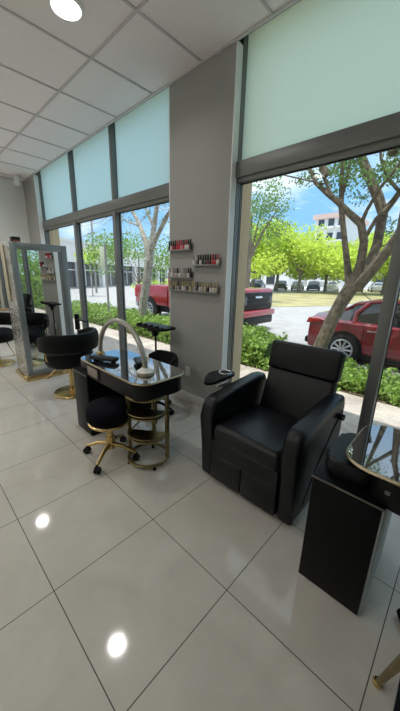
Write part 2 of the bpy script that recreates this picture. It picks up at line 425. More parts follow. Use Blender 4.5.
limb([(366, 236, 4.9), (376, 219, 4.95), (390, 204, 5)], [.04, .035, .025])
limb([(340, 203, 5.1), (347, 178, 5.1), (352, 150, 5.1)], [.04, .03, .02])
limb([(332, 197, 4.8), (324, 178, 4.8), (319, 150, 4.8)], [.035, .028, .02])
limb([(398, 190, 5.0), (388, 178, 5.0), (381, 158, 5.0), (380, 140, 5)], [.03, .028, .024, .018])
limb([(324, 184, 4.8), (306, 180, 4.8), (270, 172, 4.9), (240, 170, 5)], [.018, .014, .011, .006])
for p0, p1, p2, r_ in (((-.45, 4.8, 2.0), (-.40, 4.9, 2.7), (-.1, 5.0, 3.8), .06), ((-.6, 5.0, 1.95), (-.72, 5.2, 2.7), (-.9, 5.6, 3.7), .05), ((-.40, 4.9, 2.5), (-.7, 5.1, 3.0), (-1.0, 5.3, 3.6), .035), ((-.3, 4.9, 2.9), (-.5, 5.1, 3.3), (-.5, 5.4, 4.0), .03), ((-1.15, 5.3, 3.3), (-.5, 5.6, 4.6), (.1, 6.0, 6.0), .07), ((-1.3, 5.4, 3.3), (-1.6, 5.8, 4.6), (-1.3, 6.2, 6.2), .07), ((-.2, 4.8, 2.9), (.5, 4.9, 4.0), (1.0, 5.4, 5.4), .06), ((-.5, 5.2, 3.6), (.3, 5.3, 4.3), (.9, 5.0, 4.7), .04),
                       ((-.9, 5.4, 3.8), (-.3, 5.0, 4.8), (.5, 5.1, 5.6), .045), ((.3, 4.9, 3.7), (.2, 5.4, 4.7), (.5, 5.9, 5.5), .04), ((-2.0, 4.8, 3.0), (-2.6, 4.8, 4.1), (-2.8, 5.0, 5.4), .05), ((-1.5, 5.7, 4.4), (-.8, 5.4, 5.2), (-.2, 5.4, 6.2), .04)):
    tr.tube([p0, p1, p2], [r_, r_*.7, r_*.3], 7)
tr.build('trunk', X['bark'], t)
bl = []
for _ in range(46):
    px, py, yy = random.uniform(300, 420), random.uniform(95, 185), random.uniform(4.6, 6.6)
    p = ray_at(px, py, yy); bl.append((*p, random.uniform(.16, .30), random.uniform(.10, .2)))
for _ in range(40):
    p = Vector((random.uniform(-3.4, 1.2), random.uniform(4.2, 7.5), random.uniform(3.6, 5.4))); bl.append((*p, .5, .3))
for px, py in ((388, 226), (396, 240), (340, 190), (352, 178), (362, 196), (390, 150), (398, 160), (385, 172)):
    p = ray_at(px, py, 5.6); bl.append((*p, .22, .15))
cm = MB(); leaves(cm, crown_pts(bl, 24000), .026); cm.build('crown', X['leaf_near'], t, 0)

# tree by the left-hand windows
t = empty('street_tree', (-7.24, 5.0, -.11), 'pale barked tree with forked trunk beyond the left-hand windows', 'tree')
LK = 1.0
tr = MB()
tr.tube([(-7.26, 5.0, -.13), ray_at(141.5, 318, 5.0), ray_at(144, 298, 5.0), ray_at(147, 280, 5.0), ray_at(149, 262, 5.0)], [.17, .14, .125, .12, .12], 10)
limb([(149, 264, 5.0), (147, 245, 5.0), (140, 226, 5.0), (131, 208, 5.0), (122, 190, 5)], [.10, .085, .06, .045, .03])
limb([(149, 264, 5.0), (152, 244, 5.05), (154, 226, 5.1), (157, 206, 5.1), (158, 185, 5.1)], [.10, .085, .07, .055, .035])
limb([(151, 250, 5.0), (158, 234, 4.95), (167, 216, 4.9), (178, 200, 4.9)], [.08, .06, .05, .035])
limb([(154, 228, 5.1), (147, 212, 5.1), (143, 195, 5.1)], [.045, .035, .02])
limb([(140, 226, 5.0), (128, 222, 4.9), (112, 214, 4.9), (98, 208, 4.9)], [.03, .022, .016, .008])
limb([(131, 208, 5.0), (118, 214, 5.2), (102, 226, 5.3)], [.022, .015, .007])
limb([(112, 214, 4.9), (100, 222, 4.8), (84, 226, 4.8)], [.014, .01, .006])
limb([(122, 190, 5.0), (100, 200, 5.0), (78, 216, 5.0)], [.02, .014, .006])
limb([(157, 206, 5.1), (164, 200, 5.2), (170, 190, 5.2)], [.03, .02, .01])
for _ in range(22):
    px, py, yy = random.uniform(86, 165), random.uniform(190, 225), random.uniform(4.7, 5.6)
    limb([(px, py, yy), (px+random.uniform(-16, 10), py+random.uniform(2, 12), yy+random.uniform(-.2, .2)), (px+random.uniform(-34, 14), py+random.uniform(8, 26), yy+random.uniform(-.3, .3))], [.011, .008, .004])
for p0, p1, p2, r_ in (((-7.6, 5.0, 3.6), (-7.9, 5.2, 4.7), (-8.4, 5.5, 6.2), .05), ((-6.6, 5.1, 3.6), (-6.3, 5.4, 4.8), (-6.4, 5.8, 6.3), .06), ((-5.8, 4.9, 3.4), (-5.2, 5.0, 4.5), (-4.6, 5.3, 5.8), .05), ((-7.7, 5.1, 4.2), (-7.2, 5.0, 5.2), (-7.0, 5.2, 6.2), .04), ((-5.4, 5.0, 4.1), (-5.6, 5.4, 5.2), (-5.4, 5.9, 6.2), .04)):
    tr.tube([p0, p1, p2], [r_, r_*.7, r_*.3], 7)
tr.build('trunk', X['bark_pale'], t)
bl = []
for _ in range(26):
    px, py, yy = random.uniform(85, 178), random.uniform(150, 225), random.uniform(4.6, 6.4)
    p = ray_at(px, py, yy); bl.append((*p, random.uniform(.12, .25), random.uniform(.08, .16)))
for _ in range(30):
    p = Vector((random.uniform(-9.5, -5.0), random.uniform(4.2, 6.8), random.uniform(3.8, 5.6))); bl.append((*p, .5, .3))
cm = MB(); leaves(cm, crown_pts(bl, 7000), .026); cm.build('crown', X['leaf_near'], t, 0)

def tree(az, dist, h, rad, zc, n, ls, leafm, label, group=None, trunk=.22, bark='bark', name='shade_tree', loose=1.0):
    a = math.radians(az); x, y = dist*math.sin(a), dist*math.cos(a)
    t = empty(name, (x, y, GZ), label, 'tree', group)
    m = MB(); m.tube([(x, y, GZ-.05), (x+.05, y, zc*.5), (x-.1, y+.1, zc)], [trunk, trunk*.8, trunk*.5], 8)
    for k in range(5):
        b = k*2*PI/5+random.random(); m.tube([(x, y, zc*.45), (x+rad*.35*math.cos(b), y+rad*.35*math.sin(b), zc*.8), (x+rad*.7*math.cos(b), y+rad*.7*math.sin(b), zc+random.uniform(0, 1)*(h-zc)*.5)], [trunk*.55, trunk*.35, trunk*.12], 6)
    m.build('trunk', X[bark], t)
    bl = []
    for _ in range(16):
        b = random.uniform(0, 2*PI); q = rad*random.random()**.5*.8; hz = (h-zc)*random.uniform(-.75, .8)
        bl.append((x+q*math.cos(b), y+q*math.sin(b), zc+hz*(1-.45*q/rad), rad*.42*loose, rad*.30*loose))
    c = MB(); leaves(c, crown_pts(bl, n), ls, flat=.15); c.build('crown', X[leafm], t, 0)
G1 = 'lime trees across the lawn'
far = [(-37.5, 40, 8.4, 3.6, 5.6, 'first lime green tree from the tan stucco column'), (-33.5, 38, 8.6, 3.8, 5.8, 'second lime green tree from the tan stucco column'),
       (-29.0, 41, 9.2, 4.2, 6.0, 'third lime green tree from the tan stucco column'), (-25.0, 39, 8.8, 3.9, 5.7, 'lime green tree left of the white mid-rise block'),
       (-20.5, 44, 8.0, 3.6, 5.2, 'lime green tree in front of the white mid-rise block'), (-16.5, 41, 8.6, 4.0, 5.5, 'lime green tree right of the white mid-rise block'),
       (-11.5, 43, 8.8, 4.0, 5.6, 'lime green tree seen behind the grey window mullion'), (-6.5, 42, 8.6, 4.0, 5.6, 'lime green tree at the right edge of the photo')]
for az, d, h, r, zc, lb in far: tree(az, d, h*(.84 if az > -27 else .95), r*1.25, zc-1.3, 5200, .20, 'leaf_lime', lb+' across the lawn', G1)
tree(-34.6, 21, 8.0, 2.5, 5.6, 3400, .085, 'leaf_near', 'tall loose grey-green tree beside the tan stucco column', trunk=.2, loose=1.1)
tree(-55.5, 15, 3.25, 2.3, 2.35, 3600, .06, 'leaf_mid', 'round green tree behind the pale forked trunk', trunk=.05)
tree(-64.0, 24, 3.6, 1.0, 2.75, 500, .08, 'leaf_lime', 'thin yellow-green young tree before the white shop facade', trunk=.035)
tree(26, 6.2, 4.6, 1.9, 2.7, 5000, .05, 'leaf_mid', 'leafy green street tree seen in the tall mirror only', trunk=.12)
tree(55, 9.5, 4.6, 2.2, 2.6, 5000, .06, 'leaf_mid', 'farther green street tree seen in the tall mirror only', trunk=.12)
tree(-52.5, 19, 1.1, 1.4, .7, 900, .08, 'leaf_lime', 'low yellow-green bush behind the red pickup', trunk=.06, name='bush')

# ------------------------------------------------------------------ vehicles
def wheel(parent, x, y, z, r, w, side, name='wheel'):
    m = MB(); m.tube([(x, y-side*w*.5, z), (x, y-side*w*.42, z), (x, y+side*w*.42, z), (x, y+side*w*.5, z)], [r*.92, r, r, r*.92], 24)
    o = m.build(name, X['tyre'], parent)
    rm = MB(); rm.cyl((x, y+side*w*.46, z), (x, y+side*(w*.5+.004), z), r*.66, r*.66, 24).build('rim_disc', X['plastic'], o)
    s = MB(); yy = y+side*(w*.5+.008)
    for k in range(10):
        a = 2*PI*k/10; d = Vector((math.cos(a), 0, math.sin(a)))
        s.tube([Vector((x, yy, z))+d*.03, Vector((x, yy, z))+d*r*.64], [.022, .026], 6)
    s.tube([(x+r*.66*math.cos(a), yy, z+r*.66*math.sin(a)) for a in [2*PI*i/24 for i in range(24)]], .018, 6, closed=True)
    s.cyl((x, yy-side*.02, z), (x, yy+side*.02, z), .05, .04, 12); s.build('rim', X['rim'], o)
    return o
def sedan(loc, label, paint, group=None, rz=0, detail=True, cat='car'):
    c = empty('car', (0, 0, 0), label, cat, group)
    L = 2.30
    st = [(-2.30, .62, .34, .86, .93), (-2.22, .78, .26, .90, 1.00), (-1.75, .88, .20, .93, 1.05), (-1.2, .90, .18, .92, 1.02), (0, .91, .18, .90, .98), (1.0, .90, .18, .89, .95), (1.6, .87, .20, .82, .90), (2.15, .78, .24, .68, .76), (2.30, .60, .32, .58, .64)]
    def ring(x, w, zl, zb, zt):
        return [(x, -w*.93, zl), (x, -w, zl+.16), (x, -w, (zl+zb)/2+.08), (x, -w*.95, zb-.03), (x, -w*.86, zb+.02), (x, -w*.45, zt), (x, w*.45, zt), (x, w*.86, zb+.02), (x, w*.95, zb-.03), (x, w, (zl+zb)/2+.08), (x, w, zl+.16), (x, w*.93, zl)]
    MB().grid_loft([ring(*s) for s in st]).build('body', paint, c, 30)
    gs = [(-1.95, .66, 1.01, .30), (-1.35, .70, 1.32, .56), (-.9, .71, 1.41, .60), (-.1, .72, 1.44, .62), (.5, .71, 1.38, .58), (1.25, .70, .98, .45)]
    def gring(x, w, zt, wt, dz=0, k=1.0): return [(x, -w*1.12*k, .90), (x, -(w*1.12*.25+wt*.75)*k*1.03, .90+(zt-.90)*.72), (x, -wt*k, zt-.02+dz), (x, -wt*.5*k, zt+dz), (x, wt*.5*k, zt+dz), (x, wt*k, zt-.02+dz), (x, (w*1.12*.25+wt*.75)*k*1.03, .90+(zt-.90)*.72), (x, w*1.12*k, .90)]
    MB().grid_loft([gring(*s) for s in gs]).build('windows', X['carglass'], c, 30)
    r = MB()     # roof skin and pillars
    r.grid_loft([[(x, -wt*1.05, zt-.06), (x, -wt*.95, zt+.005), (x, 0, zt+.02), (x, wt*.95, zt+.005), (x, wt*1.05, zt-.06), (x, 0, zt-.03)] for x, w, zt, wt in gs[1:5]])
    for s_ in (-1, 1):
        def P(x, f):    # a point on the cabin side, f = 0 at the belt and 1 at the roof
            for a, b in zip(gs, gs[1:]):
                if a[0] <= x <= b[0]:
                    q = (x-a[0])/(b[0]-a[0]); w, zt, wt = [a[i]+(b[i]-a[i])*q for i in (1, 2, 3)]
            return Vector((x, s_*((w*1.12)*(1-f)+wt*f+.03*math.sin(PI*f)+.008), .91+(zt-.02-.91)*f))
        r.tube([P(-1.85, .1), P(-1.6, .7), P(-1.3, .97)], .045, 6)
        r.tube([P(-1.25, 0), P(-1.25, .5), P(-1.05, .95)], .05, 6)
        r.tube([P(-.25, 0), P(-.25, .5), P(-.25, .95)], .03, 6)
        r.tube([P(1.15, .1), P(.85, .6), P(.5, .97)], .04, 6)
        r.tube([P(x, .97) for x in (-1.3, -.9, -.1, .5)], .035, 6)
    r.build('roof', paint, c, 40)
    for s_ in (-1, 1):
        for x in (-1.38, 1.38):
            MB().cyl((x, s_*.70, .34), (x, s_*.913, .34), .395, .395, 28).build('wheel_arch', X['plastic'], c)
            wheel(c, x, s_*.82, .325, .325, .21, s_)
    if detail:
        for s_ in (-1, 1):
            MB().prism([(-2.29, .80), (-2.02, .84), (-1.85, .90), (-2.0, .94), (-2.24, .93)], s_*.62, s_*.835, 'y', .02).build('tail_light', X['taillight'], c)
            MB().box(1.85, 2.2, s_*.60, s_*.80, .58, .70, .04).build('headlight', X['headlight'], c)
            for x in (-.95, .12): MB().box(x, x+.2, s_*.89, s_*.925, .78, .81, .008).build('door_handle', X['chrome'], c)
            MB().box(.78, .95, s_*.93, s_*1.08, .93, 1.06, .03).build('wing_mirror', paint, c)
            sm = MB()
            for x in (-1.02, -.02, 1.0): sm.box(x-.004, x+.004, s_*.893, s_*.914, .30, .90)
            sm.box(-1.0, 1.0, s_*.89, s_*.925, .20, .29, .01); sm.build('door_seam', X['plastic'], c)
        MB().box(-2.34, -2.18, -.70, .70, .30, .46, .05).build('rear_bumper', X['plastic'], c)
        MB().box(-2.31, -2.27, -.26, .26, .66, .78, .01).build('number_plate', X['white'], c)
        MB().tube([(-1.2, 0, 1.37), (-1.32, 0, 1.45), (-1.42, 0, 1.54)], .008, 6).build('antenna', X['plastic'], c)
    c.location = loc; c.rotation_euler.z = rz
    return c
car = sedan((-.52, 7.45, GZ-.05), 'dark red sedan parked behind the forked tree outside the right-hand window', X['red'])

# pickup, facing +x
p = empty('pickup_truck', (-7.8, 8.0, GZ), 'bright red pickup with black grille parked beyond the hedge beside the pier', 'truck')
x0, x1, y0, y1 = -10.5, -5.02, 7.0, 9.0
b = MB(); b.box(x0, x0+2.1, y0, y1, .35, 1.12, .06).build('bed', X['truckred'], p)
b = MB(); b.prism([(x0+2.1, .30), (x1-1.15, .30), (x1-1.15, 1.12), (x1-1.75, 1.62), (x1-1.95, 1.68), (x0+2.35, 1.68), (x0+2.1, 1.60)], y0+.02, y1-.02, 'y', .08, 3).build('cab', X['truckred'], p)
b = MB(); b.box(x1-1.4, x1-.06, y0+.02, y1-.02, .42, 1.16, .10, 3).build('hood', X['truckred'], p)
b = MB(); b.prism([(x0+2.5, 1.16), (x1-1.45, 1.16), (x1-1.85, 1.58), (x0+2.5, 1.58)], y0+.01, y1-.01, 'y', .02).build('side_windows', X['carglass'], p)
b = MB(); b.box(x1-1.6, x1-1.56, y0+.18, y1-.18, 1.2, 1.5, .01, rot=Matrix.Rotation(math.radians(-50), 3, 'Y')).build('windscreen', X['carglass'], p)
gr = MB().box(x1-.10, x1-.02, y0+.10, y1-.10, .50, 1.04, .04).build('grille', X['plastic'], p)
s = MB()
for zz in (.62, .76, .90): s.box(x1-.03, x1+.005, y0+.42, y1-.42, zz-.022, zz+.022, .01)
s.build('grille_bar', X['lam'], gr)
MB().box(x1-.02, x1+.015, (y0+y1)/2-.2, (y0+y1)/2+.2, .86, .93, .02).build('emblem', X['chrome'], gr)
for yy in (y0+.14, y1-.40): MB().box(x1-.07, x1-.005, yy+.02, yy+.24, .66, .94, .03).build('headlight', X['carglass'], p)
MB().box(x1-.22, x1+.08, y0+.02, y1-.02, .28, .48, .06, 3).build('front_bumper', X['truckred'], p)
MB().box(x1-.25, x1+.04, y0+.1, y1-.1, .02, .28, .04).build('air_dam', X['plastic'], p)
MB().box(x0-.06, x0+.1, y0+.05, y1-.05, .18, .36, .04).build('rear_bumper', X['chrome'], p)
MB().box(x0-.012, x0+.12, y0-.012, y0+.1, .62, .98, .02).build('tail_light', X['taillight'], p)
MB().box(x0+.2, x1-.3, y0+.15, y1-.15, .1, .42).build('chassis', X['plastic'], p)
for xx in (x0+1.0, x1-.95):
    for s_, yy in ((-1, y0+.13), (1, y1-.13)):
        MB().cyl((xx, yy-s_*.1, .18), (xx, yy+s_*.145, .18), .50, .50, 28).build('wheel_arch', X['plastic'], p)
        wheel(p, xx, yy+s_*.02, .15, .40, .27, s_)
MB().box(x1-1.75, x1-1.55, y0-.22, y0+.02, 1.08, 1.30, .04).build('wing_mirror', X['plastic'], p)

# parked cars far across the lawn
cp = [mat('white car paint', (.75, .75, .75), .3, coat=1), mat('navy car paint', (.03, .06, .13), .3, coat=1), mat('silver car paint', (.42, .44, .46), .3, coat=1), mat('dark grey car paint', (.05, .055, .06), .3, coat=1)]
fc = [sedan((0, 0, -50), None, q, None, 0, False) for q in cp]
desc = ['white', 'dark blue', 'silver', 'dark grey']
spots = [(-36.3, 47, 0, 'white car parked across the lawn, nearest the tan column'), (-32.6, 46, 1, 'dark blue car parked across the lawn beside a tree trunk'),
         (-28.2, 47, 3, 'dark grey car parked across the lawn, left of the silver one'), (-25.2, 48, 2, 'silver car parked across the lawn between two dark ones'),
         (-22.4, 49, 1, 'dark blue car parked across the lawn left of the forked tree'), (-19.5, 50, 0, 'white car parked across the lawn behind the forked tree'),
         (-15.5, 52, 3, 'dark grey car parked across the lawn right of the forked tree'), (-12.5, 53, 2, 'silver car parked across the lawn above the red sedan')]
used = set()
for az, d, k, lb in spots:
    a = math.radians(az)
    o = fc[k] if k not in used else copy_tree(fc[k]); used.add(k)
    o.location = (d*math.sin(a), d*math.cos(a), GZ); o.rotation_euler.z = math.radians(20+90-az*.0+random.uniform(-6, 6))
    tag(o, lb, 'car', 'cars parked across the lawn')

# ------------------------------------------------------------------ buildings
A, B = Vector((-31.0, 9.0, 0)), Vector((-47.0, 40.0, 0))
U = (B-A).normalized(); LN = (B-A).length; W_ = Vector((-U.y, U.x, 0))     # W_ points away from the street
if W_.dot(A) < 0: W_ = -W_
def bpt(u, w, z): return A+U*u+W_*w+Vector((0, 0, z))
def bbox(mb, u0, u1, w0, w1, z0, z1):
    mb.grid_loft([[bpt(u0, w0, z), bpt(u1, w0, z), bpt(u1, w1, z), bpt(u0, w1, z)] for z in (z0, z1)]); return mb
sb = empty('shop_building', bpt(LN/2, 0, GZ), 'long white single-storey shop building across the road, left windows', 'building')
m = MB(); bbox(m, -16, LN+20, 0, 10, 2.7, 4.9); bbox(m, -16, LN+20, .6, 10, GZ, 2.7); m.build('wall', X['bldg'], sb, 0)
m = MB(); bbox(m, -16, LN+20, -.25, 10.2, 4.8, 5.1); m.build('roof', X['bldg'], sb, 0)
u = -15.
while u < LN+18:
    m = MB(); bbox(m, u+.6, u+4.35, .5, .62, -.1, 2.7); w = m.build('shop_window', X['winpane'], sb, 0)
    f = MB()
    for q in (u+1.7, u+2.7): bbox(f, q-.05, q+.05, .44, .5, 0, 2.5)
    bbox(f, u+.6, u+4.35, .44, .5, 1.8, 1.9); f.build('window_bar', X['bldg'], w, 0)
    m = MB(); bbox(m, u, u+.55, -.1, .6, GZ, 2.75); m.build('pillar', X['bldg'], sb, 0)
    u += 4.4
mr = empty('apartment_building', (-27.5, 70, GZ), 'white mid-rise block with coral roof band behind the lime trees', 'building')
m = MB(); m.box(-30.3, -23.5, 70, 84, GZ, 14.6).build('wall', X['bldg'], mr, 0)
m = MB(); m.box(-30.8, -23.0, 69.4, 84.6, 14.6, 15.6).build('roof', X['bldg_pink'], mr, 0)
for fl in range(5):
    for k in range(3):
        m = MB(); x_ = -29.6+k*2.2; z_ = 1.4+fl*2.9; m.box(x_, x_+1.3, 69.93, 70.05, z_, z_+1.5).build('window', X['winpane'], mr, 0)
        m = MB(); m.box(x_-.3, x_+1.6, 69.2, 70.0, z_-.5, z_-.1).build('balcony', X['bldg'], mr, 0)
lb_ = empty('retail_building', (-44, 62, GZ), 'low white building behind the parked cars, beside the tan column', 'building')
m = MB(); m.box(-62, -31.5, 62, 72, GZ, 6.2).build('wall', X['bldg'], lb_, 0)
for k in range(7):
    m = MB(); m.box(-60+k*3.8, -57.8+k*3.8, 61.9, 62.05, 0, 2.8).build('window', X['winpane'], lb_, 0)
m = MB(); m.box(-62.3, -31.2, 61.4, 72.3, 6.1, 6.6).build('roof', X['bldg'], lb_, 0)
wb = empty('office_building', (-8, 92, GZ), 'pale office block behind trees at the right edge', 'building')
m = MB(); m.box(-20, 12, 86, 98, GZ, 9.5).build('wall', X['bldg'], wb, 0)
for fl in range(3):
    m = MB(); m.box(-20, 11, 85.9, 86.05, 1+fl*2.9, 2.4+fl*2.9).build('window_band', X['winpane'], wb, 0)
# poles and sign
lpz = ray_at(96, 284, 13.0)
tag(MB().tube([(lpz.x, lpz.y, GZ), (lpz.x, lpz.y, 6.2)], [.10, .07], 8).box(lpz.x-.9, lpz.x+.5, lpz.y-.05, lpz.y+.05, 4.9, 5.0).build('utility_pole', X['pole']), 'thin grey utility pole with crossarm before the white shop building', 'pole')
sg = empty('street_sign', (-8.45, 4.62, -.12), 'pale green street sign on a brown post beside the left hedge', 'sign')
MB().cyl((-8.45, 4.62, -.12), (-8.45, 4.62, 2.36), .035, .035, 8).build('post', X['wood'] if False else X['pole'], sg)
MB().box(-8.62, -8.42, 4.575, 4.60, 1.62, 2.30, .01, rot=Matrix.Rotation(math.radians(55), 3, 'Z')).build('sign_plate', X['signback'], sg)

# ------------------------------------------------------------------ recliner
r = empty('pedicure_recliner', (-.92, 1.78, 0), 'big black leather recliner with cup tray standing before the right-hand window', 'armchair')
L_ = X['leather']
AX = [(-1.305, -1.19), (-.645, -.535)]
prof = [(1.42, .03), (1.40, .50), (1.405, .585), (1.435, .635), (1.49, .655), (1.70, .665), (2.02, .70), (2.12, .69), (2.155, .62), (2.14, .03)]
for a, b_ in AX:
    ar = MB().prism(prof, a, b_, 'x', .03, 4).build('arm', L_, r, 50)
MB().box(-1.195, -.64, 1.46, 2.10, .03, .34, .01).build('base', L_, r)
MB().box(-1.188, -.647, 1.393, 1.98, .33, .475, .05, 4, rot=Matrix.Rotation(math.radians(-2), 3, 'X')).build('seat', L_, r, 60)
fp = MB().box(-1.186, -.649, 1.40, 1.47, .238, .36, .008, 2).build('footrest', L_, r, 50)
MB().box(-1.186, -.922, 1.402, 1.47, .035, .236, .008, 2).build('footrest_panel', L_, fp, 50)
MB().box(-.915, -.649, 1.402, 1.47, .035, .236, .008, 2).build('footrest_panel', L_, fp, 50)
MB().box(-1.165, -.615, 1.975, 2.085, .40, .80, .025, 4, rot=Matrix.Rotation(math.radians(-20), 3, 'X'), piv=(0, 2.0, .42)).build('backrest', L_, r, 60)
MB().box(-1.165, -.595, 2.065, 2.165, .765, 1.0, .025, 4, rot=Matrix.Rotation(math.radians(-12), 3, 'X'), piv=(0, 2.13, .78)).build('headrest', L_, r, 60)
MB().box(-1.13, -.71, 2.10, 2.17, .3, .78, .03).build('back_panel', L_, r)
MB().tube([(-.534, 1.55, .10), (-.533, 1.70, .30), (-.533, 1.95, .50), (-.534, 2.10, .58)], .004, 6).build('piping', X['plastic'], r)
lv = MB().cyl((-.54, 2.02, .565), (-.495, 2.02, .565), .022, .022, 14).cyl((-.50, 2.02, .565), (-.50, 1.965, .575), .010, .010, 10).build('recline_lever', X['plastic'], r)
tp = [(-1.375, 1.505), (-1.35, 1.50), (-1.325, 1.53), (-1.315, 1.60), (-1.33, 1.70)]+arc(-1.405, 1.80, .085, -20, 200, 14)+[(-1.50, 1.70), (-1.45, 1.60), (-1.40, 1.535)]
ty = MB().prism(tp, .700, .722, 'z', .006).build('swivel_tray', X['plastic'], r)
MB().tube([(x_, y_, .724) for x_, y_ in arc(-1.405, 1.80, .052, 0, 345, 23)], .007, 6, closed=True).build('cup_ring', X['chrome'], ty)
MB().box(-1.37, -1.29, 1.58, 1.72, .672, .700, .006).cyl((-1.32, 1.68, .60), (-1.32, 1.68, .70), .016).build('tray_bracket', X['silver'], ty)
for xx in (-1.27, -.57):
    for yy in (1.47, 2.10): MB().cyl((xx, yy, 0), (xx, yy, .035), .022).build('foot', X['plastic'], r)

# ------------------------------------------------------------------ manicure desks
def desk(ox, oy, label, niche=False, side='greyside'):
    d = empty('manicure_desk', (ox, oy, 0), label, 'desk', None)
    def q(*a): return (ox+a[0], ox+a[1], oy+a[2], oy+a[3], a[4], a[5])
    cb = MB().box(*q(0, .292, .006, .44, 0, .60), .003).build('cabinet', X['lam'], d)
    MB().box(*q(.004, .288, 0, .008, .004, .595), .002).build('cabinet_front', X['black'], cb)
    MB().box(*q(.289, .296, .004, .44, .0, .60), .001).build('cabinet_side', X[side], cb)
    if niche: MB().box(*q(.296, .76, .405, .425, .16, .60), .003).build('modesty_panel', X['black'], d)
    MB().box(*q(-.004, .297, -.004, .444, .600, .612), .002).build('cabinet_top', X['black'], d)
    MB().box(*q(-.004, .297, -.006, -.003, .603, .613), .001).build('edge_band', X['edgeband'], d)
    # curved body under the glass
    out = rrect(ox+.21, ox+1.098, oy+.022, oy+.478, .11)
    MB().prism(out, .600, .730, 'z', .004).build('apron', X['lam'], d, 40)
    if niche:
        nb = MB().box(*q(.265, .50, .016, .10, .612, .722), .003).build('drawer_niche', X['black'], d)
        MB().box(*q(.30, .475, .011, .018, .630, .710), .002).build('niche_panel', X['cream'], nb)['label'] = 'beige panel in the apron'
    MB().prism(rrect(ox+.012, ox+.24, oy+.055, oy+.40, .07), .612, .70, 'z', .02, 3).build('hand_rest', X['leather'], d, 50)
    gp = rrect(ox+.10, ox+1.11, oy+.01, oy+.49, .12, 10)
    MB().prism(gp, .735, .750, 'z').build('glass_top', X['gloss'], d, 40)
    e_ = MB(); e_.tube([(x_, y_, .741) for x_, y_ in gp], .0085, 6, closed=True); e_.build('edge_trim', X['goldtrim'], d)
    MB().box(*q(.28, .298, .018, .024, .668, .671), .001).box(*q(.28, .298, .018, .024, .678, .681), .001).build('switch_marks', X['greyside'], d)
    # half-moon gold rack that carries the far end
    cx, cy = ox+.945, oy+.185; rr = .162
    lg = empty('rack_leg', (cx-ox, cy-oy, 0)); lg.parent = d
    def ringp(z, a0, a1, n, k=1.0): return [(x_, y_, z) for x_, y_ in arc(cx, cy, rr*k, a0, a1, n)]
    MB().tube(ringp(.035, 0, 345, 23), .014, 8, closed=True).build('base_ring', X['brass'], lg)
    MB().tube(ringp(.60, 0, 345, 23), .012, 8, closed=True).build('top_ring', X['brass'], lg)
    for a in (216, 36, 126, 306)[:3]:
        x_, y_ = cx+rr*math.cos(math.radians(a)), cy+rr*math.sin(math.radians(a))
        MB().box(x_-.014, x_+.014, y_-.014, y_+.014, .02, .612, .004).build('post', X['brass'], lg)
    for z in (.235, .43):
        hp = arc(cx, cy, rr*.97, 205, 407, 16)
        MB().prism(hp, z, z+.012, 'z').build('shelf', X['brass'], lg)
        MB().tube([(x_, y_, z+.035) for x_, y_ in arc(cx, cy, rr, 216, 396, 16)], .006, 6).build('shelf_rail', X['brass'], lg)
    br = MB()
    for a, b2 in ((216, 36), (126, 306)):
        A_ = Vector((cx+rr*math.cos(math.radians(a)), cy+rr*math.sin(math.radians(a)), .24)); C_ = Vector((cx, cy, .42))
        br.tube([A_, C_], .008, 6)
    br.build('brace', X['brass'], lg)
    for a in (250, 340, 130): MB().cyl((cx+rr*math.cos(math.radians(a)), cy+rr*math.sin(math.radians(a)), 0), (cx+rr*math.cos(math.radians(a)), cy+rr*math.sin(math.radians(a)), .03), .014).build('foot', X['plastic'], lg)
    return d
desk(-2.676, 1.045, 'long black glass-topped manicure desk carrying the silver arch lamp', True, 'black')  # cabinet side coloured black to stand in for the shade under the desk
desk(-.386, 1.205, 'black manicure desk cut by the right edge, cabinet beside the recliner')

# arch lamp on the far desk
a_ = empty('arch_lamp', (-2.13, 1.24, .75), 'silver half-hoop arch lamp standing on the long black desk', 'lamp')
pth = []
for k in range(25):
    th = PI*(1-k/24); pth.append((-2.125+.36*math.cos(th), 1.245, .78+.345*math.sin(th)))
pth = [(-2.485, 1.245, .76)]+pth+[(-1.765, 1.245, .77)]
MB().tube(pth, .021, 10).build('hoop', X['silver'], a_)
b_ = MB().lathe([(.066, .75), (.069, .756), (.066, .772), (.045, .785), (.03, .80)], (-1.765, 1.245, 0)).build('lamp_base', X['white'], a_)
MB().lathe([(.070, .757), (.072, .764), (.069, .771)], (-1.765, 1.245, 0)).build('base_band', X['goldtrim'], b_)
MB().lathe([(.04, .75), (.04, .765), (.028, .79)], (-2.485, 1.245, 0)).build('lamp_foot', X['gold'], a_)
def cushion(loc, rz, L, label):
    c = empty('hand_rest', loc, label, 'hand rest')
    MB().box(loc[0]-L/2, loc[0]+L/2, loc[1]-.04, loc[1]+.04, loc[2]+.012, loc[2]+.05, .016, 3).build('pad', X['leather'], c, 60)
    for s_ in (-.35, .35): MB().box(loc[0]+s_*L-.012, loc[0]+s_*L+.012, loc[1]-.025, loc[1]+.025, loc[2], loc[2]+.02, .004).build('foot', X['plastic'], c)
    c.rotation_euler.z = rz
cushion((-2.27, 1.17, .75), math.radians(25), .26, 'black padded hand rest beside the left foot of the arch lamp')
cushion((-1.98, 1.34, .75), math.radians(-25), .20, 'black padded hand rest under the middle of the arch lamp')

